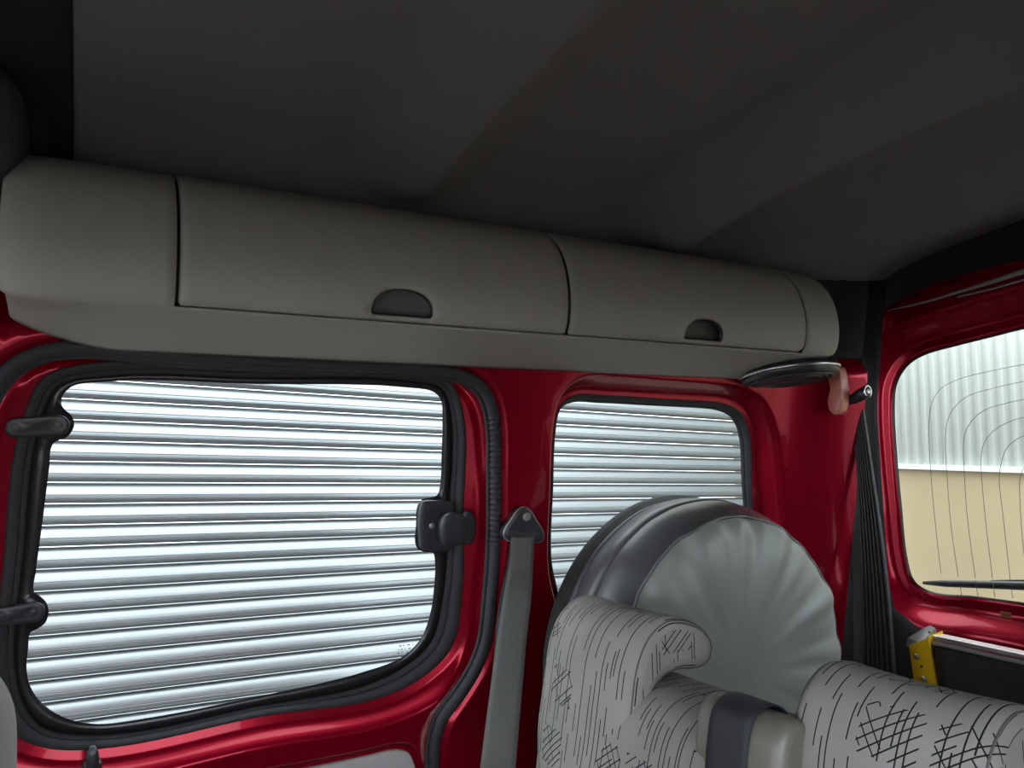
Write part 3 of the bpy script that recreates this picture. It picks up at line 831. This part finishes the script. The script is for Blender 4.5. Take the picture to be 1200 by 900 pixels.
# round speaker under the rear end
spk = mesh('speaker', *disc((1.298, 1.062, 0.172), (0.02, -0.10, -1), 0.100, 0.024, 48, 0.3, 0.004), PLASTIC, locker)
c = np.array([1.298, 1.062, 0.172]) + _n(np.array([0.02, -0.10, -1])) * 0.010
ring = []
a = _n(np.array([0.02, -0.10, -1])); s_ = _n(np.cross(a, [0, 1., 0])); w_ = np.cross(a, s_)
ring = [c + (s_ * math.cos(t) + w_ * math.sin(t)) * 0.101 for t in np.linspace(0, 2 * math.pi, 64, endpoint=False)]
mesh('speaker_rim', *tube(ring, 0.0035, 8, closed=True), CHROME, spk)
mesh('grille', *merge(*[tube([c + a * 0.0165 + (s_ * math.cos(t) + w_ * math.sin(t)) * r for t in np.linspace(0, 2 * math.pi, 40, endpoint=False)], 0.0022, 6, closed=True) for r in (0.018, 0.032, 0.046, 0.060, 0.074, 0.086)]), RECESS, spk)

# black lining on the pillar ahead of the locker
pl = rect(-0.55, -0.050, 0.245, 0.445, 0.02)
V, Fc = prism(pl, lambda u, v: WP(u, v, 0.074), lambda u, v, dp: WP(u, v, 0.092 - dp), 0.006, 3, 0.05)
tag(weld(mesh('trim_8', V, Fc, BLACKCLOTH)), 'black lining on the pillar ahead of the locker', 'trim', kind='structure')
pl = rect(1.36, 1.555, 0.205, 0.380, 0.01)
V, Fc = prism(pl, lambda u, v: WP(u, v, 0.068), lambda u, v, dp: WP(u, v, 0.080 + 0.05 * float(sm((u - 1.42) / .12)) - dp), 0.004, 3, 0.03)
tag(weld(mesh('trim_9', V, Fc, BLACKCLOTH)), 'black lining on the rear pillar behind the locker end', 'trim', kind='structure')
# rounded dark grey housing at the front end of the roof
hp = px_y(-42, 155, 1.02)
V = []; Fc = []; R_, S_ = 20, 28
for i in range(R_ + 1):
    th = math.pi * i / R_
    for j in range(S_):
        ph = 2 * math.pi * j / S_
        def sp_(v, e): return math.copysign(abs(v) ** e, v)
        V.append((hp[0] + 0.062 * sp_(math.sin(th), .7) * sp_(math.cos(ph), .7), hp[1] + 0.09 * sp_(math.sin(th), .7) * sp_(math.sin(ph), .7), hp[2] + 0.075 * sp_(math.cos(th), .7)))
for i in range(R_):
    for j in range(S_): Fc.append((i * S_ + j, i * S_ + (j + 1) % S_, (i + 1) * S_ + (j + 1) % S_, (i + 1) * S_ + j))
hous = mesh('roof_housing', V, Fc, mat('dark_grey_plastic', (0.035, 0.035, 0.035), rough=0.6, var=0.1, bump=0.1))
tag(hous, 'rounded dark grey plastic housing at the roof in front of the locker', 'housing')

# ------------------------------------------------------------------ covered spare wheel
WCX, WCZ, WR = 1.030, -0.400, 0.308
wheel = thing('spare_wheel', 'spare wheel in a grey vinyl cover leaning against the quarter window', 'wheel')
NS = 240
def wheelloft(pr, fold=0.0, wob=0.0):
    loops = []
    for r, y in pr:
        l = []
        for k in range(NS):
            t = 2 * math.pi * k / NS; q = r / WR
            f = fold * (q ** 1.5) * float(sm((q - 0.15) / 0.6)) * (0.5 * math.sin(9 * t + 0.7) + 0.35 * math.sin(17 * t + 2.0 + 2 * q) + 0.25 * math.sin(29 * t + 5 * q) + 0.3 * math.sin(5 * t + 1))
            w = wob * (0.6 * math.sin(6 * t + 1) + 0.4 * math.sin(13 * t + 2.2))
            l.append((WCX + (r + w) * math.cos(t), y + f, WCZ + (r + w) * math.sin(t)))
        loops.append(l)
    return loft(loops)
mesh('cover_face', *wheelloft([(0.001, 0.972), (0.05, 0.970), (0.10, 0.968), (0.15, 0.965), (0.19, 0.962), (0.22, 0.962), (0.25, 0.966), (0.268, 0.974), (0.278, 0.985)], 0.010, 0.0), COVER, wheel)
mesh('cover_band', *wheelloft([(0.277, 0.984), (0.284, 0.993), (0.295, 1.012), (0.303, 1.035), (0.306, 1.052), (0.306, 1.055)], 0.002, 0.0012), COVERD, wheel)
mesh('cover_band', *wheelloft([(0.3045, 1.056), (0.3085, 1.060), (0.3095, 1.08), (0.3085, 1.105), (0.3045, 1.109)], 0.0, 0.0008), COVERD, wheel)
mesh('cover_band', *wheelloft([(0.3045, 1.110), (0.308, 1.113), (0.306, 1.123), (0.300, 1.128)], 0.0, 0.0008), COVERD, wheel)
mesh('piping', *tube([(WCX + 0.279 * math.cos(t), 0.985 + 0.010 * ((0.279 / WR) ** 1.5) * (0.5 * math.sin(9 * t + 0.7) + 0.35 * math.sin(17 * t + 2.0 + 2 * .906) + 0.25 * math.sin(29 * t + 5 * .906) + 0.3 * math.sin(5 * t + 1)) * 0.7, WCZ + 0.279 * math.sin(t)) for t in np.linspace(0, 2 * math.pi, NS, endpoint=False)], 0.0028, 6, closed=True), PIPING, wheel)
mesh('tyre', *wheelloft([(0.24, 1.04), (0.300, 1.06), (0.303, 1.12), (0.312, 1.133), (0.313, 1.150), (0.305, 1.165), (0.27, 1.178), (0.18, 1.175), (0.001, 1.17)]), TYRE, wheel)

# ------------------------------------------------------------------ rear bench
bench = thing('rear_bench', 'rear bench seat in grey cloth with black scribble print', 'bench seat')
def slabprofile(profile, y0, y1, r, xf=None, ny=10, rs=4):
    """extrude an (x, z) outline along y with rounded rims; uv in metres"""
    P = np.asarray(profile, float); n = len(P)
    area = sum(P[i][0] * P[(i + 1) % n][1] - P[(i + 1) % n][0] * P[i][1] for i in range(n))
    if area < 0: P = P[::-1]
    T = np.roll(P, -1, 0) - np.roll(P, 1, 0); T /= np.linalg.norm(T, axis=1)[:, None]
    Ni = np.stack([-T[:, 1], T[:, 0]], 1)
    al = np.concatenate([[0], np.cumsum(np.linalg.norm(np.diff(P, axis=0), axis=1))])
    ysr = []
    for k in range(rs + 1):
        a = math.pi / 2 * k / rs; ysr.append((y0 + r * (1 - math.cos(a)), r * (1 - math.sin(a)), r - r * (math.pi / 2 - a)))
    mids = [(y0 + r + (y1 - y0 - 2 * r) * k / ny, 0.0, r + (y1 - y0 - 2 * r) * k / ny) for k in range(1, ny)]
    rowsA = ysr + mids + [(y1 - (y - y0), i, (y1 - y0) - g) for y, i, g in ysr[::-1]]
    V = []; UV = []; Fc = []
    for y, i, gu in rowsA:
        Q = P + Ni * i
        for j, q in enumerate(Q): V.append((q[0], y, q[1])); UV.append((y0 + gu, al[j]))
    m = len(rowsA)
    for k in range(m - 1):
        for i in range(n):
            j = (i + 1) % n; Fc.append((k * n + i, k * n + j, (k + 1) * n + j, (k + 1) * n + i))
    Q = P + Ni * r
    for y in (y0, y1):
        pts, T3 = tri(Q, (), 0.012); s = len(V)
        for p in pts: V.append((p[0], y, p[1])); UV.append((p[0] * 1.1 + 3.3, p[1] + 1.7))
        Fc += [tuple(i + s for i in t) for t in T3]
    if xf: V = [xf(v) for v in V]
    return V, Fc, UV
# backrest: rounded shoulder towards the wall
bp = spline([(0.545, -0.62), (0.572, -0.48), (0.594, -0.38), (0.612, -0.335), (0.640, -0.312), (0.690, -0.305), (0.735, -0.312), (0.752, -0.335), (0.742, -0.45), (0.722, -0.64), (0.68, -0.70), (0.58, -0.70)], 8)
def bxf(v):
    x, y, z = v
    t = float(sm((y - 0.86) / 0.17)); z2 = z - 0.10 * t * t * float(sm((z + 0.66) / 0.3)); 
    return (x + 0.02 * t - (x - 0.6) * 0.5 * t * (x > .6), y, z2)
V, Fc, UV = slabprofile(bp, -0.10, 1.035, 0.035, bxf, 40)
mesh('backrest', V, Fc, FABRIC, bench, uv=UV)
cp = spline([(0.10, -0.60), (0.13, -0.565), (0.30, -0.56), (0.50, -0.585), (0.56, -0.63), (0.56, -0.70), (0.40, -0.72), (0.14, -0.72), (0.09, -0.67)], 6)
V, Fc, UV = slabprofile(cp, -0.10, 1.06, 0.03, None, 30)
mesh('seat_cushion', V, Fc, FABRIC, bench, uv=UV)
mesh('seat_base', *box((0.34, 0.48, -0.84), (0.36, 1.0, 0.24)), CARPET, bench, smooth=False, bevel=0.01)
hp_ = np.array([(0.555, -0.515), (0.572, -0.455), (0.588, -0.385), (0.600, -0.325), (0.612, -0.275), (0.634, -0.240), (0.668, -0.222), (0.706, -0.226), (0.738, -0.243), (0.752, -0.266), (0.746, -0.288), (0.725, -0.297), (0.694, -0.294), (0.664, -0.297), (0.645, -0.312), (0.634, -0.350), (0.622, -0.41), (0.605, -0.475), (0.585, -0.52), (0.568, -0.528)])
SEAMM = mat('seam_thread', (0.10, 0.10, 0.10), rough=0.8, var=0.2)
def headrest(y0, y1, parent):
    yc = (y0 + y1) / 2
    def f(v):
        x, y, z = v
        k = 1 - 0.60 * float(sm((-0.37 - z) / 0.16)) ** 1.6
        xx = x + 0.012 * (abs(y - yc) / (y1 - yc)) ** 2
        return (xx, yc + (y - yc) * k, z)
    V, Fc, UV = slabprofile(spline(hp_, 5), y0, y1, 0.016, f, 14, 5)
    UV = [(a * 1.0 + y0 * 2.3, b) for a, b in UV]
    o = mesh('headrest', V, Fc, FABRIC, parent, uv=UV)
    for s in (-1, 1):
        mesh('post', *tube([(0.690, yc + s * 0.055, -0.262), (0.690, yc + s * 0.055, -0.325)], 0.006, 10), PLASTIC, o)
    # stitched seam along the rims
    sp_ = spline(hp_, 5); n_ = len(sp_); Tn = np.roll(sp_, -1, 0) - np.roll(sp_, 1, 0); Tn /= np.linalg.norm(Tn, axis=1)[:, None]
    ar = sum(sp_[i][0] * sp_[(i + 1) % n_][1] - sp_[(i + 1) % n_][0] * sp_[i][1] for i in range(n_))
    Ni = np.stack([-Tn[:, 1], Tn[:, 0]], 1) * (1 if ar > 0 else -1)
    for yy in (y0 + 0.0042, y1 - 0.0042):
        mesh('seam', *tube([f((a[0], yy, a[1])) for a in sp_ + Ni * 0.0046], 0.0011, 6, closed=True), SEAMM, o)
    return o
headrest(0.772, 0.985, bench)
headrest(0.345, 0.535, bench)
# belt guide saddle on the shoulder of the backrest
gp = spline([(0.579, -0.322), (0.580, -0.298), (0.590, -0.273), (0.606, -0.264), (0.624, -0.268), (0.634, -0.290), (0.638, -0.335), (0.60, -0.336)], 6)
V, Fc, UV = slabprofile(gp, 0.510, 0.628, 0.012, None, 8, 4)
mesh('belt_guide', V, Fc, GUIDE, bench)

# ------------------------------------------------------------------ belts
def ribbon(name, path, wdirs, width, th, material, parent=None, n=8):
    P = spline(path, n, closed=False); Wd = spline(wdirs, n, closed=False)
    wd = spline([(w,) for w in width], n, closed=False)[:, 0]
    V = []; UV = []; Fc = []
    al = np.concatenate([[0], np.cumsum(np.linalg.norm(np.diff(P, axis=0), axis=1))])
    K = 7
    for i in range(len(P)):
        t = _n(P[min(i + 1, len(P) - 1)] - P[max(i - 1, 0)]); w = _n(Wd[i] - t * Wd[i].dot(t)); nn = np.cross(t, w)
        for side in (0, 1):
            for k in range(K):
                q = k / (K - 1) - 0.5
                e = th / 2 * (1 - (2 * q) ** 6 * 0.6)
                V.append(P[i] + w * q * wd[i] + nn * (e if side == 0 else -e)); UV.append(((q + .5) * 10, al[i]))
    S = 2 * K
    for i in range(len(P) - 1):
        ringi = list(range(K)) + list(range(2 * K - 1, K - 1, -1))
        for a in range(S):
            p, q = ringi[a], ringi[(a + 1) % S]
            Fc.append((i * S + p, i * S + q, (i + 1) * S + q, (i + 1) * S + p))
    for e in (0, len(P) - 1):
        Fc.append(tuple(e * S + a for a in (list(range(K)) + list(range(2 * K - 1, K - 1, -1)))))
    return mesh(name, V, Fc, material, parent, uv=UV)

# side belt with its anchor on the door pillar
sb = thing('seat_belt', 'grey seat belt hanging from a triangular anchor on the red door pillar', 'seat belt')
HB = 0.085
def wp3(x, y, h): a = pw(x, y, h); return np.array(WP(a[0], a[1], h))
ribbon('strap', [wp3(613, 628, HB + .012), wp3(610, 670, HB + .02), px_y(601, 740, 1.09), px_y(592, 820, 1.02), px_y(583, 905, 0.95)],
       [(1, 0, 0.02), (1, -.02, 0.03), (1, -.05, 0.04), (1, -0.06, 0.05), (1, -.08, 0.06)], [0.048, 0.049, 0.0495, 0.050, 0.050], 0.0022, STRAPG, sb)
ribbon('strap', [wp3(611, 632, HB + .004), wp3(604, 680, HB + .004), px_y(596, 740, 1.125), px_y(590, 820, 1.08), px_y(582, 905, 1.03)],
       [(1, 0.02, 0.02)] * 5, [0.046] * 5, 0.002, STRAPB, sb)
tri_ = spline([pw(x, y, HB) for x, y in [(612,594),(619,598),(627,610),(635,626),(633,633),(612,635),(590,631),(588,624),(597,608),(605,597)]], 5)
V, Fc = prism(tri_, lambda u, v: WP(u, v, HB - 0.014), lambda u, v, dp: WP(u, v, HB + 0.012 - dp), 0.006, 4, 0.008)
anc = weld(mesh('anchor_plate', V, Fc, PLASTIC, sb))
mesh('rim', *tube([WP(p[0], p[1], HB + 0.006) for p in off(tri_, -0.0012)], 0.0022, 8, closed=True), GREYR, anc)
bo = pw(617, 605, HB + .012)
mesh('bolt', *disc(WP(bo[0], bo[1], HB + 0.010), (0, -1, -.18), 0.0078, 0.006, 24, 0.3), GREYR, anc)
sl = spline([pw(x, y, HB + .012) for x, y in [(596,622),(612,624),(628,622),(629,627),(612,630),(595,627)]], 5)
V, Fc = prism(sl, lambda u, v: WP(u, v, HB + 0.008), lambda u, v, dp: WP(u, v, HB + 0.0135 - dp), 0.001, 2, None)
mesh('slot', V, Fc, RECESS, anc)

# middle belt over the backrest guide
mb = thing('seat_belt', 'dark navy seat belt running over the guide between the two headrests', 'seat belt')
yb = 0.573
ribbon('strap', [(0.646, yb - .004, -0.330), (0.640, yb - .003, -0.290), (0.628, yb - .002, -0.2645), (0.606, yb, -0.2600), (0.587, yb + .001, -0.2705), (0.5765, yb + .002, -0.304), (0.568, yb + .004, -0.38), (0.545, yb + .006, -0.50), (0.515, yb + .008, -0.60)],
       [(0, 1, 0)] * 9, [0.054] * 9, 0.0022, STRAPN, mb)

# black belt down the rear corner pillar with guide clip
cb = thing('seat_belt', 'black ribbed belt hanging from the rear corner pillar beside the tailgate', 'seat belt')
def q3(x, y, X): return np.array(px_x(x, y, X))
ribbon('strap', [q3(1000, 418, 1.585), q3(999, 470, 1.565), q3(1003, 560, 1.56), q3(1006, 680, 1.555), q3(1010, 800, 1.55)], [(0.25, -1, 0)] * 5, [0.052, 0.046, 0.034, 0.032, 0.040], 0.003, STRAPB, cb)
# pleated wide run
V = []; Fc = []
path = spline([q3(1005, 478, 1.545), q3(1012, 540, 1.54), q3(1020, 620, 1.535), q3(1026, 700, 1.53), q3(1031, 810, 1.52)], 8, closed=False)
wds = spline([(0.026,), (0.034,), (0.048,), (0.060,), (0.072,)], 8, closed=False)[:, 0]
K = 49
for p, w in zip(path, wds):
    for k in range(K):
        u = k / (K - 1) - 0.5
        V.append(p + np.array([0.25, -0.97, 0]) * u * w + np.array([-0.97, -0.25, 0]) * (0.0028 * math.cos(u * 2 * math.pi * 7) + 0.004 * (1 - 4 * u * u)))
for i in range(len(path) - 1):
    for k in range(K - 1): Fc.append((i * K + k, i * K + k + 1, (i + 1) * K + k + 1, (i + 1) * K + k))
mesh('pleated_strap', V, Fc, STRAPB, cb, solid=0.002)
c0 = q3(1001, 467, 1.50); c1 = q3(1016, 459, 1.50)
clip = mesh('guide_clip', *tube([q3(988, 472, 1.50), c0, q3(1010, 462, 1.50), c1], [.008, .012, .014, .0145], 18), PLASTIC, cb)
dvec = _n(c1 - c0)
mesh('clip_ring', *tube([c1 + dvec * .001 + (np.cross(dvec, [0, 0, 1]) * math.cos(t) + np.array([0, 0, 1]) * math.sin(t)) * .0125 for t in np.linspace(0, 2 * math.pi, 28, endpoint=False)], 0.0026, 8, closed=True), CHROME, clip)
mesh('clip_button', *disc(c1, dvec, 0.006, 0.004, 18), CHROME, clip)
# tab on the pillar below the speaker, sunlight put into its salmon colour
SUNTAB = mat('sunlit_salmon', (0.45, 0.14, 0.10), rough=0.3, var=0.1, vscale=40)
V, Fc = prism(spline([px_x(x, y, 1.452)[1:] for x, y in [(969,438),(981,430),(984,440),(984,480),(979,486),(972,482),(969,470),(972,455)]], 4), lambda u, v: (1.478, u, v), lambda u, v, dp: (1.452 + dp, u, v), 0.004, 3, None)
tag(weld(mesh('sunlit_tab', V, Fc, SUNTAB)), 'small tab with sunlight painted in salmon on the red pillar below the speaker', 'tab')

# ------------------------------------------------------------------ folded ramp behind the bench
ramp = thing('wheelchair_ramp', 'black ramp board with aluminium edge rails and yellow bracket behind the bench', 'ramp')
XR = 1.585
def q(x, y, dx=0.0): return np.array(px_x(x, y, XR + dx))
ta = q(1092, 746); tb = q(1200, 769); dirr = _n(tb - ta); dn = np.array([0.0, 0.0, -1.0])
tb = ta + dirr * 0.70
def plank(a, b, hgt, x0, x1):
    Vv = []
    for x in (x0, x1):
        for p in (a, b):
            for zz in (0, -hgt): Vv.append((p[0] + x, p[1], p[2] + zz))
    return Vv, [(0, 1, 3, 2), (4, 6, 7, 5), (0, 4, 5, 1), (2, 3, 7, 6), (0, 2, 6, 4), (1, 5, 7, 3)]
dz = np.array([0, 0, 1.0])
mesh('board', *plank(ta - dz * .012, tb - dz * .012, 0.42, 0.004, 0.024), BOARD, ramp, smooth=False, bevel=0.002)
mesh('edge_rail', *plank(ta + dz * .003, tb + dz * .003, 0.0075, 0.0, 0.030), ALU, ramp, smooth=False, bevel=0.0012)
mesh('edge_rail', *plank(ta - dz * .0085, tb - dz * .0085, 0.0080, -0.003, 0.026), ALU, ramp, smooth=False, bevel=0.0012)
# yellow angle bracket
ya, yb_, yc_, yd = q(1065, 757, -0.012), q(1088, 747, -0.012), q(1099, 812, -0.012), q(1073, 812, -0.012)
ext = 0.35
def down(p, r): return p + _n(r - p) * (np.linalg.norm(r - p) + ext)
A4 = [ya, yb_, down(yb_, yc_), down(ya, yd)]
thk = np.array([0.006, 0, 0])
V = [*A4, *[p + thk for p in A4]]
Fq = [(0, 1, 2, 3), (7, 6, 5, 4), (0, 4, 5, 1), (1, 5, 6, 2), (2, 6, 7, 3), (3, 7, 4, 0)]
m_ = (ya + yb_) / 2
flg = [yb_ + np.array([0, 0, 0]), q(1104, 741, 0.03), q(1105, 748, 0.03), yb_ + np.array([0, 0, -.012])]
V2 = [*flg, *[p + np.array([0.003, 0, 0.004]) for p in flg]]
br = mesh('bracket', *merge((V, Fq), (V2, Fq)), YELLOW, ramp, smooth=False, bevel=0.001)
for bx, by in ((1074, 769), (1083, 795)):
    b = q(bx, by, -0.0125)
    bb = mesh('bolt', *disc(b, (-1, -0.1, 0), 0.0060, 0.004, 20, 0.4, 0.001), CHROME, br)
mesh('hole', *disc(q(1080, 781, -0.0122), (-1, -.1, 0), 0.0028, 0.0006, 14), FRIT, br)
ep = [q(1062, 757, -0.006), q(1063, 748, -0.006), q(1084, 735, 0.02), q(1090, 733, 0.025), q(1096, 736, 0.025), q(1097, 744, 0.025), q(1080, 753, 0.0)]
V = [*ep, *[p + np.array([0.004, 0, -0.004]) for p in ep]]; n = len(ep)
Fc = [tuple(range(n)), tuple(range(2 * n - 1, n - 1, -1))] + [(i, (i + 1) % n, n + (i + 1) % n, n + i) for i in range(n)]
epo = mesh('end_plate', V, Fc, ALU, ramp, smooth=False)
for bx, by in ((1071, 752), (1081, 745), (1089, 741)):
    mesh('hole', *disc(q(bx, by, 0.0), (-0.5, -0.4, 0.3), 0.0035 if bx == 1081 else 0.0022, 0.0015, 14), FRIT if bx != 1081 else CHROME, epo)

# ------------------------------------------------------------------ front seat at the left
fs = thing('front_seat', 'grey front passenger seat with its headrest', 'seat')
VINYL = mat('pale_grey_cloth', (0.33, 0.325, 0.31), rough=0.8, var=0.08, vscale=40, bump=0.2, bscale=500)
pr = spline([(-0.165, -0.42), (-0.175, -0.30), (-0.155, -0.222), (-0.12, -0.196), (-0.085, -0.20), (-0.060, -0.235), (-0.052, -0.30), (-0.060, -0.42), (-0.09, -0.45), (-0.14, -0.45)], 6)
V, Fc, UV = slabprofile(pr, 0.74, 0.99, 0.04, None, 10, 5); mesh('headrest', V, Fc, VINYL, fs, uv=UV)
pr = spline([(-0.30, -0.95), (-0.22, -0.60), (-0.175, -0.50), (-0.13, -0.475), (-0.075, -0.485), (-0.055, -0.53), (-0.09, -0.70), (-0.17, -0.95)], 6)
V, Fc, UV = slabprofile(pr, 0.62, 1.10, 0.05, None, 14, 5); mesh('backrest', V, Fc, VINYL, fs, uv=UV)
for s in (-1, 1): mesh('post', *tube([(-0.115, 0.865 + s * .06, -0.44), (-0.118, 0.865 + s * .06, -0.50)], 0.006, 10), CHROME, fs)
pr = spline([(-0.72, -0.80), (-0.66, -0.74), (-0.35, -0.76), (-0.22, -0.79), (-0.22, -0.93), (-0.45, -0.955), (-0.70, -0.94)], 6)
V, Fc, UV = slabprofile(pr, 0.62, 1.10, 0.04, None, 14, 5); mesh('seat_cushion', V, Fc, VINYL, fs, uv=UV)
